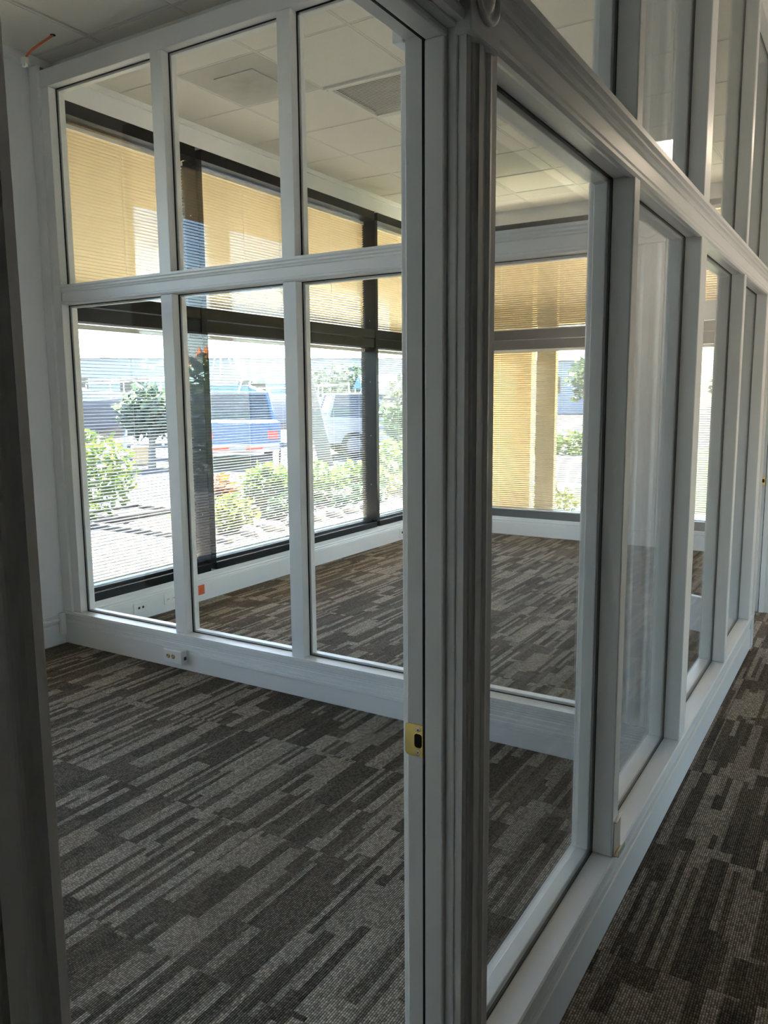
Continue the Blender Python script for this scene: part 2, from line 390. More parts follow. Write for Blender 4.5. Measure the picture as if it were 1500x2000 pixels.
# ---- far wall with windows
fw = thing('wall_far', 'far white wall with black framed windows and low sill', 'wall', (-2.4, YF, 0), kind='structure')
def fbox(n, m, x0, x1, z0, z1, d0=0.0, d1=0.2, par=fw): return box(n, m, par, x0, x1, YF+d0, YF+d1, z0, z1)
fbox('wall_panel', WALL, XW-0.2, 5.1, 3.215, H+0.1); fbox('wall_panel', WALL, XW-0.2, 5.1, -0.1, 0.19)
fbox('wall_panel', WALL, -2.02, -1.76, 0.19, 3.215); fbox('wall_panel', WALL, -0.70, 5.1, 0.19, 3.215)
def far_window(n, x0, x1, mull, label):
    r = thing('window_%d' % n, label, 'window', ((x0+x1)/2, YF+0.05, 0.2), kind='structure')
    fbox('sill_frame', BLACK, x0, x1, 0.19, 0.275, 0.0, 0.15, r); fbox('head_frame', BLACK, x0, x1, 3.165, 3.215, 0.0, 0.15, r)
    fbox('transom_bar', BLACK, x0, x1, 2.055, 2.16, 0.02, 0.15, r); fbox('transom_bar', BLACK, x0, x1, 1.94, 2.048, 0.028, 0.15, r)
    fbox('window_post', BLACK, x0, x0+0.05, 0.275, 3.165, 0.0, 0.15, r); fbox('window_post', BLACK, x1-0.05, x1, 0.275, 3.165, 0.0, 0.15, r)
    if mull: fbox('window_post', BLACK, mull-0.04, mull+0.04, 0.275, 3.165, 0.055, 0.15, r)
    fbox('glass_pane', TINT, x0+0.02, x1-0.02, 0.26, 2.0, 0.12, 0.126, r); fbox('glass_pane', TINT, x0+0.02, x1-0.02, 2.1, 3.18, 0.12, 0.126, r)
far_window(7, XW, -2.02, None, 'wide black framed window in the far wall with one yellow lit blind')
far_window(8, -1.76, -0.70, None, 'narrow black framed window at the right end of the far wall')
o = MB().prism(base_prof(0.18), lambda u, v, t: (t, YF-u, v), XW, PX0).build('baseboard_far', WHITE)
tag(o, 'plain white baseboard along the far wall', 'baseboard', kind='structure')

# ---- unseen walls closing the rooms; short wall and lobby window added for light
o = box('wall_near', WALL, None, XW, PX0, -0.75, -0.6, 0, H); tag(o, 'near office wall behind the viewer', 'wall', kind='structure')
o = MB().box(5.0, 5.1, -5.0, 1.9, 0, H+0.1).box(5.0, 5.1, 5.4, 8.1, 0, H+0.1).box(5.0, 5.1, 1.9, 5.4, 1.75, H+0.1).build('wall_right', TAUPE); tag(o, 'far wall of the open lobby right of the viewer, with an opening added for light', 'wall', kind='structure')
o = box('wall_right', TAUPE, None, 1.34, 1.45, -5.0, 2.6, 0, H); tag(o, 'added dark wall right of the viewer that shades the near door casing', 'wall', kind='structure')  # added to keep the lobby window's light off the near casing
w9 = thing('window_9', 'unseen wide window added right of the viewer to light the corridor side', 'window', (5.05, 3.65, 0), kind='structure')  # added light source for the corridor face of the partition
for a in (1.9, 3.05, 4.2, 5.35): box('window_post', BLACK, w9, 5.0, 5.1, a, a+0.05, 0.0, 1.75)
box('head_frame', BLACK, w9, 5.0, 5.1, 1.95, 5.35, 1.70, 1.75); box('sill_frame', BLACK, w9, 5.0, 5.1, 1.95, 5.35, 0.0, 0.06)
box('glass_pane', TINT, w9, 5.05, 5.056, 1.95, 5.35, 0.06, 1.70)
o = box('ground', MIDC, None, 5.1, 60, -40, 11.2, -0.4, -0.1); tag(o, 'unseen grey forecourt added outside the lobby window to bounce light', 'ground', kind='structure')  # added with the lobby window; tone sets how much light it bounces
o = box('wall_back', TAUPE, None, -4.4, 5.1, -5.1, -5.0, 0, H+0.1); tag(o, 'corridor end wall behind the viewer', 'wall', kind='structure')
o = MB().prism(base_prof(0.18), lambda u, v, t: (t, YF-u, v), -0.53, 5.0).build('baseboard_far', WHITE)
tag(o, 'white baseboard on the end wall of the corridor', 'baseboard', kind='structure')

# ================================================================== CROSS PARTITION (wall_middle)
wm = thing('wall_middle', 'white framed glazed partition between the two offices', 'partition', (-2.4, 3.1, 0), kind='structure')
fx = lambda u, v, t: (t, PY0-u, v)                      # u = out of the near face
sill_prof = [(-0.0, 0), (0.0, 0.125), (0.005, 0.128), (0.005, 0.136), (0.002, 0.140), (0.004, 0.146), (0.003, 0.152), (0.008, 0.158), (0.008, 0.166), (0.013, 0.170),
             (0.013, 0.178), (0.018, 0.182), (0.018, 0.198)]
def full(prof, depth): return prof + [(-depth-u, v) for u, v in reversed(prof)]
D = PY1-PY0
MB().prism(full(sill_prof, D), fx, XW, -0.672).build('sill_base', WHITE, wm)
MB().box(XW, -0.672, PY0-0.016, PY0, 0.0, 0.118).build('base_board', WHITE, wm, bevel=0.003)
rail_prof = [(0, 2.008), (0.006, 2.010), (0.010, 2.016), (0.010, 2.024), (0.004, 2.028), (0.004, 2.070), (0.009, 2.074), (0.006, 2.082), (0.012, 2.088), (0.012, 2.096), (0.017, 2.102), (0.017, 2.114)]
MB().prism(full(rail_prof, D), fx, -4.0, -0.80).build('mid_rail', WHITE, wm)
MB().box(XW, -0.665, PY0, PY1, 3.182, 3.275).box(XW, -0.665, PY0+0.10, PY1, 3.275, H).build('header', WHITE, wm, bevel=0.003)
MB().box(XW+0.001, -4.02, PY0+0.004, PY1, 0.198, 3.182).build('stile', WHITE, wm, bevel=0.003)
MB().box(XW+0.001, -4.085, PY0-0.012, PY0+0.01, 0.198, 3.30).build('wall_stile', WHITE, wm, bevel=0.003)
for mx0, mx1 in ((-3.225, -3.143), (-2.418, -2.340), (-1.62, -1.54)):
    for z0, z1 in ((0.198, 2.008), (2.114, 3.182)):
        MB().box(mx0, mx1, PY0+0.006, PY1-0.006, z0, z1).build('mullion', WHITE, wm, bevel=0.003)
LX = ((-4.02, -3.225), (-3.143, -2.418), (-2.340, -1.62), (-1.54, -0.80))
def lite(par, fn, a, b, z0, z1, c, g=0.003, stop=0.012):
    """pane with black gasket line; fn(a, c, z) maps along, across, up to 3-D"""
    def bx(m, a0, a1, c0, c1, zz0, zz1):
        P = [fn(a0, c0, zz0), fn(a1, c1, zz1)]
        m.box(*[q for k in range(3) for q in sorted((P[0][k], P[1][k]))])
    m = MB(); bx(m, a, b, c-0.003, c+0.003, z0, z1); m.build('glass_pane', GLASS, par)
    m = MB()
    for (a0, a1, q0, q1) in ((a, a+g, z0, z1), (b-g, b, z0, z1), (a, b, z0, z0+g), (a, b, z1-g, z1)): bx(m, a0, a1, c-0.0036, c+0.0036, q0, q1)
    m.build('gasket', GASKET, par)
    m = MB()
    for (a0, a1, q0, q1) in ((a, a+stop, z0, z1), (b-stop, b, z0, z1), (a, b, z0, z0+stop), (a, b, z1-stop, z1)): bx(m, a0, a1, c+0.007, c+0.040, q0, q1)
    m.build('glazing_stop', WHITE, par, bevel=0.002)
for a, b in LX:
    for z0, z1 in ((0.198, 2.008), (2.114, 3.182)):
        lite(wm, lambda t, c, z: (t, c, z), a, b, z0, z1, 3.10)
# fluted pilaster with bullseye block where the partition meets the corridor wall
def flute_prof(wd):
    """fluted casing section: across (0..wd), outward"""
    P = [(0, 0), (0, 0.014), (0.010, 0.016), (0.016, 0.013)]
    for k in range(9):
        a = math.pi*k/8; P.append((0.016+(0.24*wd)*(k/8), 0.013-0.007*math.sin(a)))
    P += [(0.016+0.24*wd+0.002, 0.016), (wd/2-0.008, 0.017), (wd/2+0.008, 0.017), (wd-0.016-0.24*wd-0.002, 0.016)]
    for k in range(9):
        a = math.pi*k/8; P.append((wd-0.016-0.24*wd+(0.24*wd)*(k/8), 0.013-0.007*math.sin(a)))
    P += [(wd-0.010, 0.016), (wd, 0.014), (wd, 0)]
    return P
PW = 0.118
for z0, z1 in ((0.198, 2.008), (2.134, 3.182)):
    MB().prism(flute_prof(PW), lambda u, v, t: (-0.80+u, PY0+0.004-v, t), z0, z1).build('pilaster', WHITE, wm)
box('pilaster_core', WHITE, wm, -0.80, -0.667, PY0+0.003, PY1, 0.198, 3.182)
def bullseye(par, c, axis, r, th, name='bullseye'):
    MB().lathe([(r, 0), (r, th), (r*0.86, th*1.25), (r*0.72, th*0.5), (r*0.60, th*0.35), (r*0.50, th*0.9), (r*0.38, th*1.3), (r*0.2, th*1.55), (0.001, th*1.6)], c, axis, 28).build(name, WHITE, par, smooth=True)
blk = box('corner_block', WHITE, wm, -0.805, -0.677, PY0-0.022, PY0+0.004, 2.008, 2.134, bevel=0.002)
bullseye(blk, (-0.741, PY0-0.0215, 2.071), (0, -1, 0), 0.047, 0.005)

# ================================================================== CORRIDOR PARTITION (wall_corridor)
wc = thing('wall_corridor', 'long white framed glazed partition between the offices and the corridor', 'partition', (-0.61, 3.0, 0), kind='structure')
fy = lambda u, v, t: (PX1+u, t, v)
DC = PX1-PX0
YA, YB = 1.118, 5.04
sill2 = [(0.0, 0), (0.0, 0.126), (0.006, 0.130), (0.006, 0.142), (0.003, 0.146), (0.005, 0.152), (0.011, 0.157), (0.011, 0.167), (0.008, 0.171), (0.013, 0.177), (0.018, 0.184), (0.018, 0.201), (0.014, 0.205)]
MB().prism(sill2 + [(-DC, 0.205), (-DC, 0)], fy, YA+0.034, YB).build('sill_base', WHITE, wc)
box('base_board', WHITE, wc, PX1, PX1+0.012, YA+0.09, YB, 0.0, 0.12, bevel=0.003)
rail2 = [(-DC, 2.004), (-0.01, 2.004), (0, 2.0), (0.010, 2.000), (0.016, 2.006), (0.016, 2.014), (0.010, 2.019), (0.013, 2.024), (0.006, 2.028), (0.006, 2.066), (0.010, 2.069), (0.008, 2.075),
         (0.013, 2.081), (0.020, 2.085), (0.020, 2.092), (0.028, 2.097), (0.028, 2.110), (-DC, 2.110)]
MB().prism(rail2, fy, 1.215, YB).build('top_rail', WHITE, wc)
MB().box(PX0, PX1, 0.38, YB+0.95, 3.182, H).build('header', WHITE, wc, bevel=0.003)
LY = ((1.242, 2.078), (2.130, 2.958), (3.062, 3.978), (4.035, 4.832))
MU = ((YA+0.034, 1.242), (2.078, 2.130), (2.958, 3.062), (3.978, 4.035), (4.832, YB))
for z0, z1 in ((0.205, 2.004), (2.110, 3.182)):
    for a, b in MU: MB().box(PX0+0.004, PX1+0.012, a, b, z0, z1).build('mullion', WHITE, wc, bevel=0.004)
    for a, b in LY: lite(wc, lambda t, c, z: (-c, t, z), a, b, z0, z1, 0.603)
# wall left of the doorway, beyond the second doorway, above both
box('wall_panel', WALL, wc, PX0, PX1, -5.0, 0.36, 0, H)
box('wall_panel', WALL, wc, PX0, PX1, 5.885, YF, 0, H)
box('transom_panel', WHITE, wc, PX0, PX1, 0.36, YA+0.01, 2.10, 3.182)
box('transom_panel', WHITE, wc, PX0, PX1, YB, 5.885, 2.05, 3.182)

# ---- near doorway frame (door_1: no leaf in view)
d1 = thing('door_1', 'white door frame of the near doorway with brass strike plate', 'door frame', (-0.61, 0.75, 0), kind='structure')
JT = 2.0
JX = -0.643
for nm, ya, yb, s in (('jamb', YA, YA+0.032, -1), ('jamb', 0.362, 0.380, 1)):
    MB().box(JX, PX1+0.002, ya, yb, 0, JT+0.016).build(nm, WHITE, d1, bevel=0.002)
MB().box(JX, PX1+0.002, 0.380, YA, JT, JT+0.016).build('head_jamb', WHITE, d1, bevel=0.002)
MB().box(-0.604, -0.570, YA-0.011, YA, 0, JT-0.011).build('door_stop', WHITE, d1, bevel=0.003)
MB().box(-0.604, -0.570, 0.380, 0.391, 0, JT-0.011).build('door_stop', WHITE, d1, bevel=0.003)
MB().box(-0.604, -0.570, 0.380, YA, JT-0.011, JT).build('head_stop', WHITE, d1, bevel=0.003)
MB().box(-0.6075, -0.6040, YA-0.0108, YA+0.0005, 0, JT-0.011).box(-0.6075, -0.6040, 0.38, YA, JT-0.0108, JT+0.0005).build('seal_strip', GASKET, d1)
CW = 0.092
for z0, z1, ya in ((0.0, 1.988, YA+0.004),):
    MB().prism(flute_prof(CW), lambda u, v, t: (PX1+0.001+v, ya+u, t), z0, z1).build('casing', WHITE, d1)
MB().prism(flute_prof(CW), lambda u, v, t: (PX1+0.001+v, 0.376-CW+u, t), 0.0, 1.988).build('casing', WHITE, d1)
MB().prism(flute_prof(CW), lambda u, v, t: (PX1+0.001+v, t, 2.004+u), 0.376, YA+0.002).build('head_casing', WHITE, d1)
b = box('corner_block', WHITE, d1, PX1, PX1+0.026, YA-0.004, YA+0.100, 1.988, 2.116, bevel=0.002)
bullseye(b, (PX1+0.0255, YA+0.048, 2.052), (1, 0, 0), 0.040, 0.006)
b = box('corner_block', WHITE, d1, PX1, PX1+0.026, 0.272, 0.380, 1.988, 2.116, bevel=0.002)
bullseye(b, (PX1+0.0255, 0.326, 2.052), (1, 0, 0), 0.040, 0.006)
# office side trim: block that overhangs the opening
b = box('corner_block', WHITE, d1, JX-0.020, JX-0.001, YA-0.004, YA+0.033, 1.998, 2.11, bevel=0.002)
MB().box(JX-0.016, JX-0.001, YA+0.030, YA+0.034, 0, 1.985).box(PX0-0.012, PX0+0.003, YA+0.045, YA+0.11, 0, 1.985).build('inner_casing', WHITE, d1, bevel=0.002)
MB().box(PX0-0.016, PX0-0.001, 0.28, 0.372, 0, 2.1).build('inner_casing', WHITE, d1, bevel=0.002)

# ---- brass strike plate
sp = thing('strike_plate', 'brass strike plate screwed to the near door jamb', 'strike plate', (-0.625, YA, 0.90))
def plate_with_hole(m, y, x0, x1, z0, z1, hx0, hx1, hz0, hz1, th):
    def rr(a0, a1, b0, b1, r, k=4):
        P = []
        for (cx, cz, st) in ((a1-r, b1-r, 0), (a0+r, b1-r, 90), (a0+r, b0+r, 180), (a1-r, b0+r, 270)):
            for q in range(k+1):
                t = math.radians(st+90*q/k); P.append((cx+r*math.cos(t), cz+r*math.sin(t)))
        return P
    O, I = rr(x0, x1, z0, z1, 0.006), rr(hx0, hx1, hz0, hz1, 0.005); n = len(O)
    vs = [(x, y, z) for x, z in O] + [(x, y, z) for x, z in I] + [(x, y-th, z) for x, z in O] + [(x, y-th, z) for x, z in I]
    fs = []
    for k in range(n):
        q = (k+1) % n
        fs += [(2*n+k, 2*n+q, 3*n+q, 3*n+k), (k, n+k, n+q, q), (k, q, 2*n+q, 2*n+k), (n+k, 3*n+k, 3*n+q, n+q)]
    m.add(vs, fs)
m = MB(); plate_with_hole(m, YA, -0.646, -0.609, 0.871, 0.927, -0.6285, -0.6140, 0.8865, 0.9110, 0.0016)
m.build('plate', BRASS, sp)
MB().prism([(0.871+0.004, 0), (0.927-0.004, 0), (0.921, 0.010), (0.877, 0.010)], lambda u, v, t: (-0.6455-v*0.5-t, YA+v-0.0005, u), 0, 0.0014).build('lip', BRASS, sp, bevel=0.0006)
box('latch_hole', DARK, sp, -0.6285, -0.6140, YA-0.0004, YA+0.0002, 0.8865, 0.9110)
for z in (0.8785, 0.9185):
    s = MB().lathe([(0.0042, 0), (0.0042, 0.0007), (0.002, 0.0012)], (-0.621, YA-0.0016, z), (0, -1, 0), 14).build('screw', SCREW, sp, smooth=False)
    MB().lathe([(0.0013, 0), (0.0013, 0.0003)], (-0.621, YA-0.0027, z), (0, -1, 0), 8).build('recess', DARK, s)

# ---- far doorway of the corridor partition (door_2) with glazed leaf swung into the far office
d2 = thing('door_2', 'white door frame of the far doorway at the end of the glazed partition', 'door frame', (-0.61, 5.45, 0), kind='structure')
MB().box(PX0-0.002, PX1+0.002, 5.865, 5.883, 0, 2.02).build('jamb', WHITE, d2, bevel=0.002)
MB().box(PX0-0.002, PX1+0.002, YB, YB+0.016, 0, 2.02).build('jamb', WHITE, d2, bevel=0.002)
MB().box(PX0-0.002, PX1+0.002, YB+0.016, 5.865, 2.0, 2.02).build('head_jamb', WHITE, d2, bevel=0.002)
MB().box(-0.604, -0.575, 5.854, 5.865, 0, 1.99).build('door_stop', WHITE, d2, bevel=0.002)
MB().box(-0.6075, -0.6040, 5.8545, 5.8655, 0, 1.99).build('seal_strip', GASKET, d2)
MB().prism(flute_prof(CW), lambda u, v, t: (PX1+0.001+v, 5.872+u, t), 0, 2.0).build('casing', WHITE, d2)
MB().prism(flute_prof(CW), lambda u, v, t: (PX1+0.001+v, YB-0.085+u, t), 0.0, 2.0).build('casing', WHITE, d2)
s2 = thing('strike_plate', 'tiny brass strike plate on the far door jamb at the right edge', 'strike plate', (-0.625, 5.865, 0.90))
m = MB(); plate_with_hole(m, 5.865, -0.646, -0.609, 0.871, 0.927, -0.6285, -0.6140, 0.8865, 0.9110, 0.0016); m.build('plate', BRASS, s2)
box('latch_hole', DARK, s2, -0.6285, -0.6140, 5.8646, 5.8652, 0.8865, 0.9110)
ang = math.atan2(0.34, -0.77)
leaf = thing('glazed_door', 'white glazed door with brass knob standing open in the far office', 'door', (-0.672, 5.075, 0.0), ang)
def lb(n, m, *b, **k): return MB().box(*b).build(n, m, leaf, local=True, **k)
LW, LT = 0.80, 0.02
lb('stile', WHITE, 0, 0.11, -LT, LT, 0.012, 2.02, bevel=0.003); lb('stile', WHITE, LW-0.11, LW, -LT, LT, 0.012, 2.02, bevel=0.003)
lb('top_rail', WHITE, 0.11, LW-0.11, -LT, LT, 1.91, 2.02, bevel=0.003); lb('bottom_rail', WHITE, 0.11, LW-0.11, -LT, LT, 0.012, 0.23, bevel=0.003)
lb('glass_pane', GLASS, 0.11, LW-0.11, -0.003, 0.003, 0.23, 1.91)
for sgn in (1, -1):
    MB().lathe([(0.030, 0), (0.030, 0.004), (0.012, 0.010), (0.011, 0.030), (0.022, 0.036), (0.028, 0.048), (0.026, 0.060), (0.012, 0.067)], (LW-0.06, sgn*LT, 0.90), (0, sgn, 0), 18).build('knob', BRASS, leaf, local=True, smooth=True)
for z in (0.25, 1.0, 1.78): lb('hinge', BRASS, -0.012, 0.002, -0.006, 0.012, z-0.045, z+0.045)

# ================================================================== BLINDS
PITCH = 0.0213
def slat_mesh(length, along_y, tilt):
    P = []
    n = 4
    for k in range(n+1):
        u = -0.0125+0.025*k/n; P.append((u, 0.0022*(1-(2*u/0.025)**2)))
    Q = [(u, v-0.0005) for u, v in reversed(P)]
    tau = math.radians(tilt)
    R = [(u*math.cos(tau)-v*math.sin(tau), u*math.sin(tau)+v*math.cos(tau)) for u, v in P+Q]
    # u > 0 is the room side: the room edge sits higher
    fn = (lambda u, v, t: (u, t, v)) if along_y else (lambda u, v, t: (t, -u, v))
    return MB().prism(R, fn, -length/2, length/2)
def blind(label, along_y, c0, c1, d, z0, z1, group=None, tilt=-10):
    mid = (c0+c1)/2; ln = c1-c0
    loc = (d, mid, z0) if along_y else (mid, d, z0)
    r = thing('window_blind', label, 'blind', loc, 0, group)
    def bb(name, m, a0, a1, w0, w1, q0, q1, **k):
        if along_y: return box(name, m, r, d+w0, d+w1, mid+a0, mid+a1, q0, q1, **k)
        return box(name, m, r, mid+a0, mid+a1, d-w1, d-w0, q0, q1, **k)
    bb('head_rail', BRAIL, -ln/2, ln/2, -0.014, 0.014, z1-0.026, z1, bevel=0.002)
    bb('bottom_rail', BRAIL, -ln/2, ln/2, -0.012, 0.012, z0, z0+0.012, bevel=0.003)
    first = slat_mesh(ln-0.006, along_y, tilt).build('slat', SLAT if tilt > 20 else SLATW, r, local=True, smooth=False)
    n = int((z1-0.034-z0-0.018)/PITCH); first.location = (0, 0, 0.026)
    for k in range(1, n+1): dup(first, None, (0, 0, 0.026+k*PITCH))
    for a in (-ln/2+0.12, 0.0, ln/2-0.12) if ln < 1.5 else (-ln/2+0.12, -ln/6, ln/6, ln/2-0.12):
        bb('ladder_cord', CORD, a-0.0008, a+0.0008, 0.0128, 0.0140, z0+0.01, z1-0.02)
    a = -ln/2+0.07
    pt = (lambda dy, dz: (d+0.02, mid+a+dy, z1-dz)) if along_y else (lambda dy, dz: (mid+a+dy, d-0.02, z1-dz))
    L2 = 0.42
    MB().tube([pt(0, 0.02), pt(0.004, L2*0.3), pt(-0.004, L2*0.7), pt(0.0, L2)], 0.0022, 5).build('pull_cord', CORD, r)
    MB().lathe([(0.002, 0), (0.006, -0.012), (0.006, -0.022)], pt(0, L2), (0, 0, 1), 8).build('tassel', BRAIL, r)
    return r
BX = XW-0.128
names = ('nearest the glazed partition', 'in the second window from the partition', 'in the third window from the partition', 'in the last window before the corner')
for k, (a, b) in enumerate(((3.205, 4.305), (4.38, 5.475), (5.55, 6.645), (6.715, 7.845))):
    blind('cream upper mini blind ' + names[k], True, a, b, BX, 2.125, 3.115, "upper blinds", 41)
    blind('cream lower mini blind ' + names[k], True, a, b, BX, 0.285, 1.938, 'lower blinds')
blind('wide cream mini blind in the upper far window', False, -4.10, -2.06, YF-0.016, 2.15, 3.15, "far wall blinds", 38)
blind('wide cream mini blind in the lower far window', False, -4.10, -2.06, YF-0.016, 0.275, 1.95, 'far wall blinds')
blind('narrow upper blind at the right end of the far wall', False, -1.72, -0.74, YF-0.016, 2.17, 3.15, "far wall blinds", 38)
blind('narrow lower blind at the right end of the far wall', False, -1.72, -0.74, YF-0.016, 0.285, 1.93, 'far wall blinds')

blind('near office blind seen only mirrored in the partition glass', True, 1.63, 2.45, BX, 0.285, 3.115, 'near office blinds', -4)
blind('near office blind behind the door jamb', True, 0.63, 1.55, BX, 0.285, 3.115, 'near office blinds', -4)
# ================================================================== CEILING FITTINGS
def fit(xc, yc): a, b = cellat(xc, yc); return GX[a]+0.008, GX[a+1]-0.008, GY[b]+0.008, GY[b+1]-0.008
x0, x1, y0, y1 = fit(-3.35, 3.95)
df = thing('air_diffuser', 'dusty grey perforated ceiling diffuser seen through the second pane', 'vent', ((x0+x1)/2, (y0+y1)/2, H))
MB().box(x0, x1, y0, y1, H, H+0.012).build('plate', DIFF, df, bevel=0.002)
cx, cy = (x0+x1)/2, (y0+y1)/2
MB().box(cx-0.15, cx+0.15, cy-0.15, cy+0.15, H-0.006, H-0.0005).build('outlet_panel', DIFF, df, bevel=0.004)
x0, x1, y0, y1 = fit(-2.73, 4.57)
gr = thing('return_grille', 'white louvred return air grille in the ceiling', 'vent', ((x0+x1)/2, (y0+y1)/2, H))
MB().box(x0, x0+0.035, y0, y1, H-0.012, H+0.01).box(x1-0.035, x1, y0, y1, H-0.012, H+0.01).box(x0+0.035, x1-0.035, y0, y0+0.035, H-0.012, H+0.01).box(x0+0.035, x1-0.035, y1-0.035, y1, H-0.012, H+0.01).build('frame', ALU, gr, bevel=0.002)
box('duct', DUCT, gr, x0+0.03, x1-0.03, y0+0.03, y1-0.03, H+0.03, H+0.032)
lv = MB().add([(-0.255, -0.0060, -0.006), (0.255, -0.0060, -0.006), (0.255, 0.0060, -0.0045), (-0.255, 0.0060, -0.0045), (-0.255, -0.0060, -0.0072), (0.255, -0.0060, -0.0072), (0.255, 0.0060, -0.0057), (-0.255, 0.0060, -0.0057)],
              [(0,1,2,3),(4,7,6,5),(0,4,5,1),(1,5,6,2),(2,6,7,3),(3,7,4,0)]).build('louvre', ALU, gr, local=True)
nl = 26
lv.location = (0, -0.255+0.51*0.5/nl, 0)
for k in range(1, nl): dup(lv, None, (0, -0.255+0.51*(k+0.5)/nl, 0))
for sx, sy in ((x0+0.02, y0+0.02), (x1-0.02, y0+0.02)):
    MB().lathe([(0.006, 0), (0.005, 0.004)], (sx, sy, H-0.012), (0, 0, -1), 10).build('screw', SCREW, gr)
for nm, (xc, yc) in (('white ceiling light panel right behind the return grille', (-2.73, 5.18)), ('white ceiling light panel deep in the far office', (-2.73, 6.95))):
    x0, x1, y0, y1 = fit(xc, yc)
    lt = thing('ceiling_light', nm, 'light', ((x0+x1)/2, (y0+y1)/2, H))
    MB().box(x0, x1, y0, y0+0.02, H-0.004, H+0.06).box(x0, x1, y1-0.02, y1, H-0.004, H+0.06).box(x0, x0+0.02, y0+0.02, y1-0.02, H-0.004, H+0.06).box(x1-0.02, x1, y0+0.02, y1-0.02, H-0.004, H+0.06).build('frame', ALU, lt, bevel=0.002)
    MB().box(x0+0.02, x1-0.02, y0+0.02, y1-0.02, H+0.001, H+0.006).build('lens', LENS, lt)
# corridor lamps (outside the frame, above the far half of the corridor)
def corridor_lamp(x, y, power, label):
    lt = thing('ceiling_light', label, 'light', (x, y, H))
    MB().box(x-0.30, x+0.30, y-0.30, y+0.30, H-0.012, H-0.001).build('housing', ALU, lt, bevel=0.002)
    m = bpy.data.materials.new('lit_lens'); m.use_nodes = True; N = m.node_tree.nodes
    N['Principled BSDF'].inputs['Emission Color'].default_value = (1, 0.82, 0.60, 1); N['Principled BSDF'].inputs['Emission Strength'].default_value = power
    MB().box(x-0.27, x+0.27, y-0.27, y+0.27, H-0.016, H-0.0125).build('lens', m, lt)
corridor_lamp(0.44, 6.72, 3.6, 'lit square ceiling light near the end of the corridor')

# ---- orange cable hanging through a hole in the near office ceiling
oc = thing('orange_cable', 'short orange cable with white plug hanging from a ceiling hole', 'cable', (-3.79, 2.92, H))
MB().lathe([(0.014, 0), (0.014, -0.0015)], (-3.79, 2.925, H-0.0005), (0, 0, 1), 14).build('hole', DARK, oc)
MB().tube([(-3.79, 2.925, H+0.0), (-3.80, 2.918, H-0.010), (-3.86, 2.90, H-0.035), (-3.915, 2.885, H-0.06), (-3.945, 2.875, H-0.085), (-3.955, 2.87, H-0.098)], 0.0055, 8).build('cable', ORWIRE, oc, smooth=True)
MB().box(-3.972, -3.940, 2.856, 2.882, H-0.124, H-0.094).box(-3.970, -3.960, 2.860, 2.876, H-0.140, H-0.124).box(-3.952, -3.942, 2.860, 2.876, H-0.140, H-0.124).build('plug', PLASTIC, oc, bevel=0.002)

# ================================================================== WALL PLATES ETC
ob = thing('surface_outlet_box', 'white surface box with two round jacks on the partition base', 'outlet', (-3.20, 3.0, 0.08))
MB().box(-3.262, -3.125, 2.985, PY0-0.0165, 0.042, 0.118).build('box_body', PLASTIC, ob, bevel=0.005)
for x in (-3.222, -3.185):
    j = MB().lathe([(0.013, 0), (0.013, 0.002), (0.009, 0.003), (0.006, 0.001)], (x, 2.985, 0.082), (0, -1, 0), 16).build('jack', BRASS, ob)
    MB().lathe([(0.005, 0.0), (0.003, 0.006)], (x, 2.984, 0.082), (0, -1, 0), 10).build('pin', SCREW, j)
MB().box(-3.124, -3.118, 3.004, 3.016, 0.066, 0.082).build('cable_entry', DARK, ob)
rw = thing('cable_raceway', 'thin white cable raceway along the partition base', 'raceway', (-2.2, 3.03, 0.1))
MB().box(-3.1, -0.69, PY0-0.022, PY0-0.0165, 0.088, 0.104).build('cover', PLASTIC, rw, bevel=0.002)
rc = thing('corner_raceway', 'white corner raceway elbow on the left wall baseboard', 'raceway', (-4.14, 3.0, 0.16))
MB().box(XW+0.013, XW+0.03, 2.3, 2.985, 0.150, 0.168).build('cover', PLASTIC, rc, bevel=0.004)
MB().box(XW+0.012, XW+0.036, 2.985, 3.02, 0.06, 0.196).build('elbow', PLASTIC, rc, bevel=0.004)
FP = XW+0.0125
def wall_plate(name, label, cat, yc, zc, m, h=0.072, wd=0.116):
    t = thing(name, label, cat, (FP, yc, zc))
    MB().box(FP, FP+0.005, yc-wd/2, yc+wd/2, zc-h/2, zc+h/2).build('plate', m, t, bevel=0.002); return t
t = wall_plate('data_plate', 'white data plate with two black ports under the first window', 'wall plate', 3.615, 0.083, PLASTIC)
for y in (3.60, 3.635): MB().box(FP+0.005, FP+0.0062, y-0.008, y+0.008, 0.076, 0.091).build('port', DARK, t)
for y in (3.575, 3.66): MB().lathe([(0.003, 0), (0.003, 0.001)], (FP+0.005, y, 0.083), (1, 0, 0), 8).build('screw', SCREW, t)
t = wall_plate('power_outlet', 'white power outlet plate on the baseboard, left of the orange plate', 'outlet', 3.885, 0.088, PLASTIC)
for y in (3.86, 3.91):
    s = MB().box(FP+0.005, FP+0.0075, y-0.015, y+0.015, 0.073, 0.103).build('socket', PLASTIC, t, bevel=0.002)
    MB().box(FP+0.0075, FP+0.008, y-0.007, y-0.004, 0.082, 0.092).box(FP+0.0075, FP+0.008, y+0.004, y+0.007, 0.082, 0.092).build('slot', DARK, s)
t = wall_plate('orange_outlet', 'bright orange outlet plate on the baseboard under the black post', 'outlet', 4.16, 0.085, ORANGE, 0.072, 0.12)
for y in (4.13, 4.19): MB().box(FP+0.005, FP+0.0075, y-0.015, y+0.015, 0.070, 0.100).build('socket', ORANGE, t, bevel=0.002)
t = wall_plate('cable_outlet', 'white cable plate with a black lead under the last window', 'wall plate', 7.12, 0.075, PLASTIC, 0.09, 0.115)
MB().box(FP+0.005, FP+0.018, 7.105, 7.14, 0.068, 0.088).build('connector', DARK, t)
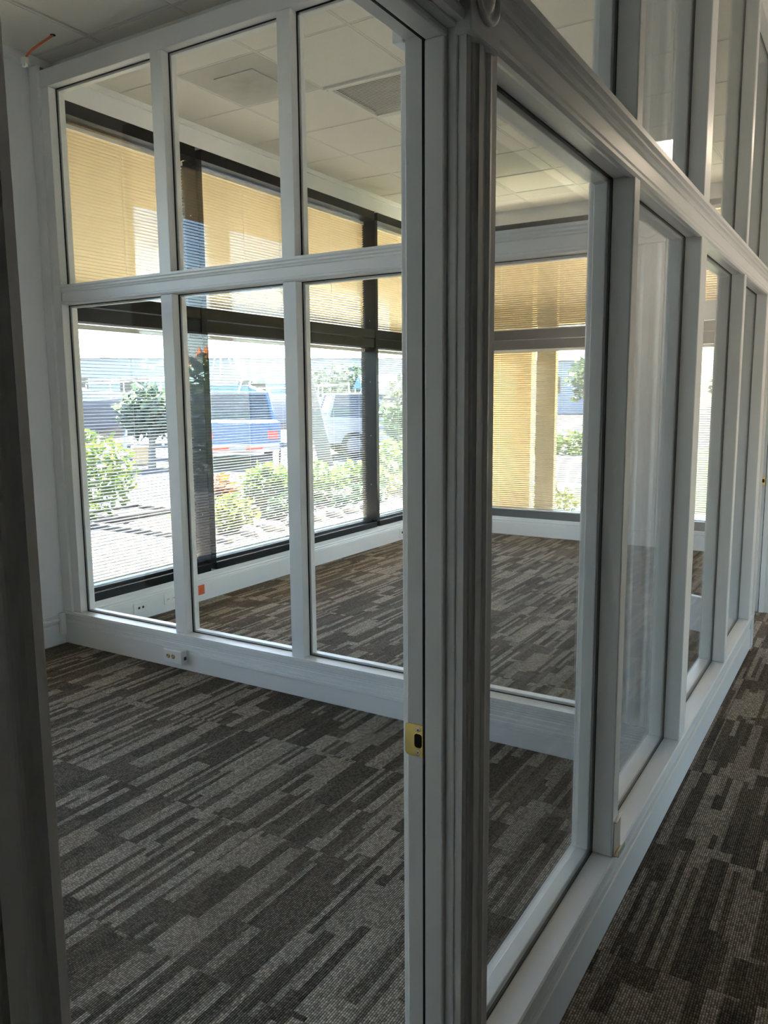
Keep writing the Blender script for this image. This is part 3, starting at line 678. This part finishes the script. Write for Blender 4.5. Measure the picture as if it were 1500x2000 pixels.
MB().tube([(FP+0.015, 7.14, 0.078), (FP+0.04, 7.19, 0.066), (FP+0.05, 7.24, 0.035), (FP+0.06, 7.30, 0.006), (FP+0.12, 7.42, 0.005), (FP+0.2, 7.46, 0.005)], 0.004, 6).build('lead', RUBBER, t, smooth=True)
cl = thing('plastic_bracket', 'small smoky clear plastic card holder standing on the corridor sill at the first mullion', 'bracket', (-0.549, 2.16, 0.205))
MB().box(-0.5445, -0.542, 2.085, 2.150, 0.2055, 0.305).build('back_plate', CLEARP, cl, bevel=0.001)
MB().box(-0.542, -0.528, 2.085, 2.150, 0.2055, 0.2085).box(-0.5305, -0.528, 2.085, 2.150, 0.2085, 0.226).build('lip', CLEARP, cl, bevel=0.001)
MB().box(-0.5445, -0.536, 2.085, 2.150, 0.3052, 0.3075).build('top_flange', CLEARP, cl, bevel=0.0008)
# ================================================================== OUTSIDE
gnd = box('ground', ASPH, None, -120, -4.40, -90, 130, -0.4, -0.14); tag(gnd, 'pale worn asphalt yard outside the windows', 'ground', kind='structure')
gnd2 = box('ground', GRASS, None, -4.40, 60, 11.2, 130, -0.4, -0.13); tag(gnd2, 'lawn beyond the far wall', 'ground', kind='structure')
wk0 = box('walkway', PALE_BOUNCE, None, -5.6, XW-0.221, 3.0, 6.5, -0.2, -0.10); tag(wk0, 'unseen pale strip at the foot of the window wall, added to bounce light in', 'walkway', kind='structure')  # hidden below the sill; serves as a reflector for the far office
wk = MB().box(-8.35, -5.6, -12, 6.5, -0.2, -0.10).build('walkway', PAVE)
wk1 = box('walkway', MIDC, None, -5.6, XW-0.221, -12, 3.0, -0.2, -0.10); tag(wk1, 'grey concrete strip outside the near office, tone set for bounced light', 'walkway', kind='structure'); tag(wk, 'beige paved walkway outside the first window', 'walkway', kind='structure')  # the grey strip is toned to limit light bounced into the near office
wk2 = box('walkway', PALE_BOUNCE, None, -5.9, XW-0.221, 6.5, 14, -0.2, -0.105); tag(wk2, 'narrow beige walkway beside the planting bed', 'walkway', kind='structure')
wk3 = box('walkway', PALE_BOUNCE, None, XW-0.22, 6, 8.2, 11.2, -0.2, -0.105); tag(wk3, 'covered walkway outside the far wall', 'walkway', kind='structure')
# canopy over the windows
cp = thing('canopy', 'yellow stucco canopy over the windows', 'canopy', (-5.0, 4, 3.2), kind='structure')
box('soffit', STUCCO, cp, -5.9, XW-0.221, -10, 9.95, 3.22, 3.45); box('soffit', STUCCO, cp, XW-0.22, 8, 8.18, 9.95, 3.22, 3.45)
box('drop_panel', STUCCO, cp, -5.9, -5.75, 4.2, 5.16, 2.38, 3.22)
box('fascia', STUCCO, cp, -5.9, 8, 9.80, 9.95, 2.36, 3.22)
co = box('trim_3', STUCCO, None, -3.275, -3.055, 8.62, 8.70, -0.105, 3.22); tag(co, 'yellow stucco column outside the far window', 'column', kind='structure')
co = box('trim_4', STUCCO, None, -4.6, -3.56, 9.2, 9.35, -0.105, 3.22); tag(co, 'broad yellow stucco pier outside the far corner', 'column', kind='structure')

# ---- planters and planting
def leafy(mb, c, rad, n, size, shell=0.55):
    for _ in range(n):
        while True:
            d = Vector((random.uniform(-1, 1), random.uniform(-1, 1), random.uniform(-1, 1)))
            if shell < d.length < 1: break
        p = Vector(c) + Vector((d.x*rad[0], d.y*rad[1], d.z*rad[2]))
        a = Vector((random.gauss(0, 1), random.gauss(0, 1), random.gauss(0, 0.6))).normalized()
        nn = a.cross(Vector((random.gauss(0, 1), random.gauss(0, 1), random.gauss(0, 1)))).normalized()
        s = size*random.uniform(0.6, 1.3)
        mb.add([p, p+a*s*0.5+nn*s*0.28, p+a*s, p+a*s*0.5-nn*s*0.28], [(0, 1, 2, 3)])
def shrub(label, c, rad, n, size, lm, group=None, name='shrub', zg=-0.12, nst=5):
    r = thing(name, label, 'shrub', (c[0], c[1], zg), 0, group)
    m = MB(); leafy(m, c, rad, n, size); m.build('foliage', lm, r)
    m = MB()
    for k in range(nst):
        a = 2*math.pi*k/nst; e = Vector(c)+Vector((math.cos(a)*rad[0]*0.6, math.sin(a)*rad[1]*0.6, rad[2]*0.3))
        m.tube([(c[0], c[1], zg), (c[0]+math.cos(a)*rad[0]*0.15, c[1]+math.sin(a)*rad[1]*0.15, (zg+e.z)/2), tuple(e)], 0.012, 5)
    m.build('stem', TWIG, r); return r
bed = thing('planting_bed', 'soil bed with shrubs beside the walkway', 'flower bed', (-7.2, 10, -0.12), kind='structure')
MB().box(-8.3, -5.95, 6.55, 13.5, -0.2, -0.10).build('soil', SOIL, bed)
MB().box(-8.42, -8.3, 6.43, 13.5, -0.2, -0.04).box(-8.3, -5.95, 6.43, 6.55, -0.2, -0.04).build('kerb', CONC, bed, bevel=0.01)
pb = thing('planting_bed', 'dark soil planter with pale kerb outside the first window', 'flower bed', (-9.3, 7.0, -0.12), kind='structure')
MB().box(-9.15, -8.45, 6.3, 8.0, -0.2, -0.10).build('soil', SOIL, pb)
MB().box(-9.3, -9.15, 6.2, 8.12, -0.2, -0.05).box(-9.15, -8.45, 8.0, 8.12, -0.2, -0.05).build('kerb', CONC, pb, bevel=0.01)
shrub('leafy green shrub at the left edge of the first window', (-8.9, 6.85, 0.50), (0.55, 0.85, 0.62), 1500, 0.12, LEAF_G)
shrub('red croton shrub low in the second window', (-8.02, 8.5, 0.10), (0.28, 0.36, 0.26), 700, 0.11, LEAF_R)
shrub('tall green shrub behind the red croton in the second window', (-7.2, 8.66, 0.22), (0.34, 0.44, 0.34), 1100, 0.11, LEAF_G)
shrub('yellow green croton lowest in the second window', (-6.85, 7.2, 0.05), (0.5, 0.5, 0.24), 900, 0.11, LEAF_Y)
shrub('low dark shrub behind the kerb stones in the second window', (-6.6, 8.4, 0.02), (0.2, 0.5, 0.2), 700, 0.09, LEAF_D)
shrub('bright green hedge shrub at the left of the third window', (-7.3, 9.75, 0.22), (0.5, 0.55, 0.30), 1300, 0.10, LEAF_G, name='hedge_shrub')
shrub('bright green hedge shrub at the right of the third window', (-7.2, 10.95, 0.15), (0.5, 0.55, 0.28), 1200, 0.10, LEAF_G, name='hedge_shrub')
shrub('dark green low shrub in front of the hedge', (-6.5, 9.9, 0.02), (0.22, 0.7, 0.18), 700, 0.09, LEAF_D)
shrub('yellow croton shrub in the last window before the corner', (-6.45, 11.4, 0.02), (0.24, 0.65, 0.26), 800, 0.12, LEAF_Y)
shrub('green shrub behind the yellow croton in the last window', (-7.6, 12.8, 0.3), (0.5, 0.8, 0.4), 900, 0.11, LEAF_G)
shrub('olive shrub low in the far wall window', (-3.9, 10.6, 0.0), (0.5, 0.35, 0.28), 700, 0.09, LEAF_Y)
shrub('clipped green bush on the lawn beyond the far window', (-7.6, 22.0, 0.1), (2.4, 0.7, 0.35), 1500, 0.18, LEAF_G, nst=4)
for k in range(7):
    x, y = -6.12+random.uniform(-0.03, 0.03), 7.0+k*0.42
    s = thing('kerb_stone', ('leftmost', 'second', 'third', 'middle', 'fifth', 'sixth', 'rightmost')[k]+' pale kerb stone in the row at the edge of the planting bed', 'stone', (x, y, -0.1), random.uniform(0, 6), 'kerb stones')
    rings = []
    for z, q in ((0, 0.8), (0.04, 1.0), (0.08, 0.9), (0.11, 0.45)):
        rings.append([(0.10*q*math.cos(a*math.pi/4)*random.uniform(0.85, 1.1), 0.15*q*math.sin(a*math.pi/4)*random.uniform(0.85, 1.1), z) for a in range(8)])
    MB().loft(rings).build('stone', STONE, s, local=True)
def tree(label, x, y, h, rad, n, lm, trunk=0.12, zc=None, size=0.22, cat='tree'):
    t = thing('tree', label, cat, (x, y, -0.14))
    zc = zc if zc is not None else h-rad[2]*0.7
    m = MB(); leafy(m, (x, y, zc), rad, n, size, 0.3); m.build('foliage', lm, t)
    MB().tube([(x, y, -0.14), (x+0.05, y, zc*0.5), (x, y+0.05, zc)], [trunk, trunk*0.8, trunk*0.5], 8).build('trunk', BARK, t); return t
tree('round pale green tree in front of the boats in the first window', -14.6, 13.3, 2.0, (0.6, 0.75, 0.6), 1200, LEAF_P, 0.1, 1.2)
tree('pale tree beside the grey car in the last window', -9.0, 16.2, 2.2, (0.8, 1.0, 0.9), 1300, LEAF_P, 0.09, 1.1)
tree('tall tree hanging over the canopy edge outside the first window', -8.5, 5.0, 4.2, (1.4, 1.6, 1.0), 1300, LEAF_D, 0.12, 3.6, 0.16)
tree('dark green tree outside the near office', -11.5, -5.0, 3.0, (1.6, 2.2, 1.3), 2200, LEAF_D, 0.14, 1.1)
# palm with leaning trunk
pm = thing('palm_tree', 'palm with grey leaning trunk in the third window', 'tree', (-10.9, 15.2, -0.14))
pts = [(-10.87-0.13*k, 15.2-0.10*k, -0.14+0.78*k) for k in range(10)]
MB().tube(pts, [0.17-0.006*k for k in range(10)], 10).build('trunk', BARK, pm, smooth=True)
top = Vector(pts[-1]); m = MB()
for k in range(14):
    a = 2*math.pi*k/14+random.uniform(-0.15, 0.15); up = random.uniform(0.1, 0.9); prev = top
    sp_ = []
    for q in range(9):
        r_ = 2.0*q/8; sp_.append(top+Vector((math.cos(a)*r_, math.sin(a)*r_, up*r_-0.42*r_*r_)))
    for q in range(1, 9):
        d = (sp_[q]-sp_[q-1]); sd = d.cross(Vector((0, 0, 1))).normalized()
        for sg in (1, -1):
            for e in (0.0, 0.5):
                p = sp_[q-1]+d*e; m.add([p, p+sd*sg*0.42+d*0.9+Vector((0, 0, -0.16)), p+d*0.30], [(0, 1, 2)])
m.build('frond', LEAF_G, pm)

# ---- boats on the hard
def boat(label, c, rz, L, hull_m, s=1.0, tower=True):
    b = thing('motor_boat', label, 'boat', (c[0], c[1], -0.14), rz)
    rings = []
    for k in range(13):
        u = k/12; x = (u-0.5)*L
        bw = 1.35*s*(1-max(0, (u-0.45)/0.55)**2.4)*(0.93+0.07*min(1, u*4)); kz = 0.45*s+0.75*s*max(0, (u-0.6)/0.4)**2; dz = (1.30+0.42*u**2)*s
        bw = max(bw, 0.03)
        rings.append([(x, 0, kz), (x, -bw*0.72, kz+0.30*s), (x, -bw*0.97, dz-0.12*s), (x, -bw, dz), (x, bw, dz), (x, bw*0.97, dz-0.12*s), (x, bw*0.72, kz+0.30*s)])
    MB().loft(rings).build('hull', hull_m, b, local=True, smooth=False)
    MB().loft([[(x, -y, z) for (x, y, z) in ((-0.15*L, 1.0*s, 1.30*s), (-0.15*L, -1.0*s, 1.30*s), (-0.15*L, -0.9*s, 1.42*s), (-0.15*L, 0.9*s, 1.42*s))],
               [(x, -y, z) for (x, y, z) in ((0.16*L, 0.95*s, 1.42*s), (0.16*L, -0.95*s, 1.42*s), (0.16*L, -0.8*s, 1.75*s), (0.16*L, 0.8*s, 1.75*s))],
               [(x, -y, z) for (x, y, z) in ((0.36*L, 0.35*s, 1.50*s), (0.36*L, -0.35*s, 1.50*s), (0.36*L, -0.2*s, 1.62*s), (0.36*L, 0.2*s, 1.62*s))]]).build('deckhouse', GEL, b, local=True)
    MB().loft([[(-0.12*L, -0.88*s, 1.42*s), (-0.12*L, 0.88*s, 1.42*s), (0.13*L, 0.78*s, 1.74*s), (0.13*L, -0.78*s, 1.74*s)],
               [(-0.12*L, -0.72*s, 2.05*s), (-0.12*L, 0.72*s, 2.05*s), (0.03*L, 0.66*s, 2.10*s), (0.03*L, -0.66*s, 2.10*s)]]).build('windshield', BOATGLASS, b, local=True)
    MB().box(-0.17*L, 0.06*L, -0.85*s, 0.85*s, 2.25*s, 2.33*s).build('hardtop', GEL, b, local=True, bevel=0.03)
    m = MB()
    for sx in (-0.15, 0.03):
        for sy in (-1, 1): m.tube([(sx*L-0.03*L, sy*0.9*s, 1.38*s), (sx*L, sy*0.78*s, 2.27*s)], 0.035, 6)
    m.build('top_frame', METAL, b, local=True)
    m = MB(); n = 9
    for sy in (-1, 1):
        P = [(0.10*L+0.36*L*k/n, sy*max(0.05, 1.22*s*(1-max(0, (0.6+0.36*k/n-0.45)/0.55)**2.4)), (1.95+0.15*k/n)*s) for k in range(n+1)]
        m.tube(P, 0.02, 5)
        for k in range(0, n+1, 3): m.tube([P[k], (P[k][0], P[k][1], P[k][2]-0.5*s)], 0.016, 5)
    m.build('bow_rail', METAL, b, local=True)
    if tower:
        m = MB()
        for sx in (-0.10, 0.0):
            for sy in (-1, 1): m.tube([(sx*L, sy*0.7*s, 2.33*s), (-0.05*L+sx*0.3*L, sy*0.3*s, 3.5*s)], 0.03, 6)
        m.box(-0.10*L, 0.0, -0.4*s, 0.4*s, 3.48*s, 3.55*s)
        m.build('tuna_tower', METAL, b, local=True)
        MB().box(-0.11*L, 0.01*L, -0.5*s, 0.5*s, 3.95*s, 4.0*s).build('tower_canvas', BLUE, b, local=True)
        m = MB()
        for sx in (-0.10, 0.0):
            for sy in (-1, 1): m.tube([(sx*L, sy*0.42*s, 3.5*s), (sx*L, sy*0.42*s, 3.97*s)], 0.02, 5)
        m.build('canvas_frame', METAL, b, local=True)
    m = MB()
    for sx in (-0.3, 0.0, 0.25):
        for sy in (-0.7, 0.7): m.tube([(sx*L, sy*s*1.4, 0), (sx*L, sy*s*0.8, 0.85*s)], 0.05, 6)
    m.build('stand', METAL, b, local=True)
    m = MB(); [m.box(-0.53*L, -0.5*L-0.02, y-0.16, y+0.16, 0.7*s, 1.75*s) for y in (-0.4, 0.4)]
    m.build('outboard', DKGLASS, b, local=True, bevel=0.05)
    return b
boat('white cabin boat with grey hull behind the tree in the first window', (-19.5, 14.0), math.radians(40), 9.0, HULLG, 1.06, False)
boat('white sport fishing boat with tower in the second window', (-19.5, 22.0), math.radians(30), 8.5, GEL, 1.0, True)
boat('white boat farther back in the third window', (-19.0, 32.0), math.radians(60), 8.0, GEL, 1.0, False)

# ---- vehicles
def car(label, c, rz, paint, prof, wd, glass, wheels, name='car', cat='car'):
    t = thing(name, label, cat, (c[0], c[1], -0.14), rz)
    body, cabin = prof
    MB().prism(body, lambda u, v, q: (u, q, v), -wd/2, wd/2).build('body', paint, t, local=True, bevel=0.05)
    (a0, a1), (b0, b1), z0, z1 = cabin
    k = 0.82
    MB().loft([[(a0, -wd/2*0.97, z0), (a1, -wd/2*0.97, z0), (a1, wd/2*0.97, z0), (a0, wd/2*0.97, z0)], [(b0, -wd/2*k, z1), (b1, -wd/2*k, z1), (b1, wd/2*k, z1), (b0, wd/2*k, z1)]]).build('windows', glass, t, local=True, bevel=0.02)
    MB().box(b0-0.04, b1+0.04, -wd/2*k-0.03, wd/2*k+0.03, z1-0.01, z1+0.06).build('roof', paint, t, local=True, bevel=0.03)
    m = MB()
    for q in (-1, 1):
        for (p0, p1) in ((a0, b0), (a1, b1), ((a0+a1)/2, (b0+b1)/2)):
            m.tube([(p0, q*wd/2*0.96, z0), (p1, q*wd/2*k, z1)], 0.05, 6)
    m.build('pillar', paint, t, local=True)
    for x in wheels:
        for sy in (-1, 1):
            wv = MB().lathe([(0.2, -0.10), (0.34, -0.10), (0.36, -0.06), (0.36, 0.06), (0.34, 0.10), (0.2, 0.10)], (x, sy*(wd/2-0.08), 0.36), (0, 1, 0), 20).build('wheel', RUBBER, t, local=True)
            MB().lathe([(0.21, 0), (0.20, 0.02), (0.05, 0.03)], (x, sy*(wd/2+0.02), 0.36), (0, sy, 0), 16).build('hub', HULLG, wv, local=True)
    MB().box(body[0][0]-0.06, body[0][0]+0.10, -wd/2*0.95, wd/2*0.95, 0.38, 0.58).build('bumper', METAL, t, local=True, bevel=0.02)
    for sy in (-1, 1):
        MB().box(body[0][0]-0.015, body[0][0]+0.05, sy*wd*0.40-0.12, sy*wd*0.40+0.12, 0.68, 0.86).build('lamp', RED, t, local=True)
    return t
pick = ([(-2.6, 0.42), (2.6, 0.42), (2.65, 0.80), (2.5, 1.02), (1.2, 1.10), (-2.6, 1.08)], ((-0.75, 1.15), (-0.55, 0.55), 1.06, 1.72))
suv = ([(-2.2, 0.38), (2.2, 0.38), (2.25, 0.78), (2.1, 0.98), (1.1, 1.06), (-2.15, 1.10)], ((-2.1, 1.15), (-1.9, 0.45), 1.04, 1.68))
sed = ([(-2.2, 0.34), (2.2, 0.34), (2.22, 0.66), (2.0, 0.84), (0.95, 0.92), (-1.7, 0.94), (-2.2, 0.88)], ((-1.6, 1.0), (-1.0, 0.25), 0.90, 1.38))
car('blue pickup truck parked in front of the fishing boat in the second window', (-14.2, 15.9), math.radians(133), TRUCKB, pick, 1.85, DKGLASS, (-1.7, 1.65), 'pickup_truck', 'truck')
car('white car parked behind the palm in the third window', (-14.4, 23.6), math.radians(50), CARW, sed, 1.75, DKGLASS, (-1.35, 1.4))
car('grey utility car right of the palm in the third window', (-11.6, 19.6), math.radians(45), CARG, suv, 1.85, DKGLASS, (-1.4, 1.4))
car('white utility car in the last window before the corner', (-13.4, 29.5), math.radians(60), CARW, suv, 1.85, DKGLASS, (-1.4, 1.4))
# barrier pole, utility box, white board, blue stall
bp_ = thing('barrier_pole', 'red and white barrier pole in the second window', 'barrier', (-10.6, 11.6, -0.14), math.radians(52))
for k in range(6): MB().box(-1.0+k*0.33, -0.67+k*0.33, -0.03, 0.03, 0.62, 0.69).build('band', RED if k % 2 == 0 else GEL, bp_, local=True)
MB().box(-1.02, -0.9, -0.06, 0.06, 0, 0.62).box(0.86, 0.96, -0.06, 0.06, 0, 0.62).build('post', METAL, bp_, local=True)
ub = thing('utility_box', 'small tan utility box on the yard in the first window', 'box', (-15.6, 13.9, -0.14), 0.6)
MB().box(-0.2, 0.2, -0.15, 0.15, 0, 0.42).build('cabinet', TAN, ub, local=True, bevel=0.01); MB().box(-0.23, 0.23, -0.18, 0.18, 0.42, 0.46).build('lid', TAN, ub, local=True, bevel=0.01)
sg = thing('notice_board', 'white board with a red grid beside the leaning palm', 'sign', (-12.0, 16.3, -0.14), math.radians(52))
MB().box(-0.32, 0.32, -0.015, 0.015, 0.28, 0.92).build('panel', GEL, sg, local=True)
m = MB()
for k in range(5): m.box(-0.28, 0.28, -0.018, -0.0152, 0.36+k*0.11, 0.372+k*0.11)
for k in range(5): m.box(-0.28+k*0.137, -0.268+k*0.137, -0.018, -0.0152, 0.36, 0.81)
m.build('grid_print', RED, sg, local=True); MB().box(-0.3, -0.26, 0.0152, 0.05, 0, 0.9).box(0.26, 0.3, 0.0152, 0.05, 0, 0.9).build('post', METAL, sg, local=True)
st = thing('market_stall', 'blue covered stall with yellow goods far back in the third window', 'stall', (-22.0, 37.5, -0.14), math.radians(45))
MB().prism([(-1.5, 2.1), (1.5, 2.1), (0, 2.8)], lambda u, v, q: (q, u, v), -2.2, 2.2).build('awning', BLUE, st, local=True)
m = MB(); [m.tube([(x, y, 0), (x, y, 2.1)], 0.04, 6) for x in (-2.1, 2.1) for y in (-1.4, 1.4)]; m.build('post', METAL, st, local=True)
MB().box(-2.0, 2.0, -1.2, 1.2, 0.0, 0.9).build('counter', YELLOW, st, local=True, bevel=0.02)
# ---- buildings and far trees
def building(name, label, x, y, rz, lx, ly, h, m, roof_m, nwin=6, gable=0.0):
    b = thing(name, label, 'building', (x, y, -0.14), rz)
    MB().box(-lx/2, lx/2, -ly/2, ly/2, 0, h).build('walls', m, b, local=True)
    if gable: MB().prism([(-ly/2-0.3, h+0.002), (ly/2+0.3, h+0.002), (0, h+gable)], lambda u, v, q: (q, u, v), -lx/2-0.3, lx/2+0.3).build('roof', roof_m, b, local=True)
    else: MB().box(-lx/2-0.15, lx/2+0.15, -ly/2-0.15, ly/2+0.15, h+0.002, h+0.35).build('parapet', roof_m, b, local=True)
    for k in range(nwin):
        cx_ = -lx/2+lx*(k+0.5)/nwin; ww = lx/nwin*0.28
        f_ = MB().box(cx_-ww, cx_+ww, -ly/2-0.06, -ly/2-0.002, h*0.35, h*0.72).build('window', GEL, b, local=True)
        MB().box(cx_-ww*0.85, cx_+ww*0.85, -ly/2-0.08, -ly/2-0.061, h*0.39, h*0.69).build('pane', DKGLASS, f_, local=True)
    return b
building('boat_shed', 'long white boat shed far behind the boats', -46, 50, math.radians(42), 34, 12, 4.6, BLDGW, BLDGW, 8, 1.6)
building('boat_shed', 'white gabled shed far back in the last window', -26, 76, math.radians(25), 14, 10, 4.8, BLDGW, BLDGW, 4, 1.4)
building('low_house', 'low pale house with aqua roof far outside the near office', -30, -24, math.radians(-42), 16, 7, 2.3, BLDGW, AQUA, 6, 0.9)
building('low_house', 'pale house beyond the aqua roof outside the near office', -50, -46, math.radians(-45), 26, 8, 3.6, BLDGW, TAN, 8, 1.0)
tw = thing('brick_tower', 'orange brick tower with pointed corners seen mirrored in the partition glass', 'building', (-60, -54.5, -0.14), math.radians(28))
MB().box(-1.5, 1.5, -1.5, 1.5, 0, 5.7).build('shaft', BRICK, tw, local=True)
for sx in (-1, 1):
    for sy in (-1, 1): MB().lathe([(0.5, 0), (0.42, 0.5), (0.02, 1.3)], (sx*1.15, sy*1.15, 5.702), (0, 0, 1), 8).build('pinnacle', BRICK, tw, local=True)
MB().box(-0.55, 0.55, -1.56, -1.502, 2.6, 4.4).build('louvre_window', DKGLASS, tw, local=True)
MB().box(1.502, 1.56, -0.55, 0.55, 2.6, 4.4).build('louvre_window', DKGLASS, tw, local=True)
k = 0
for (x, y, h, lab) in ((-30, 44, 3.4, 'green tree far behind the cars, left of the white sheds'), (-24, 50, 3.0, 'green tree far behind the cars, before the gabled shed'), (-13, 46, 3.6, 'tree far beyond the lawn outside the far wall'), (-6, 52, 3.4, 'rightmost tree far beyond the lawn outside the far wall')):
    tree(lab, x, y, h, (2.6, 2.6, 1.5), 900, LEAF_P, 0.2, h-1.2, 0.5)
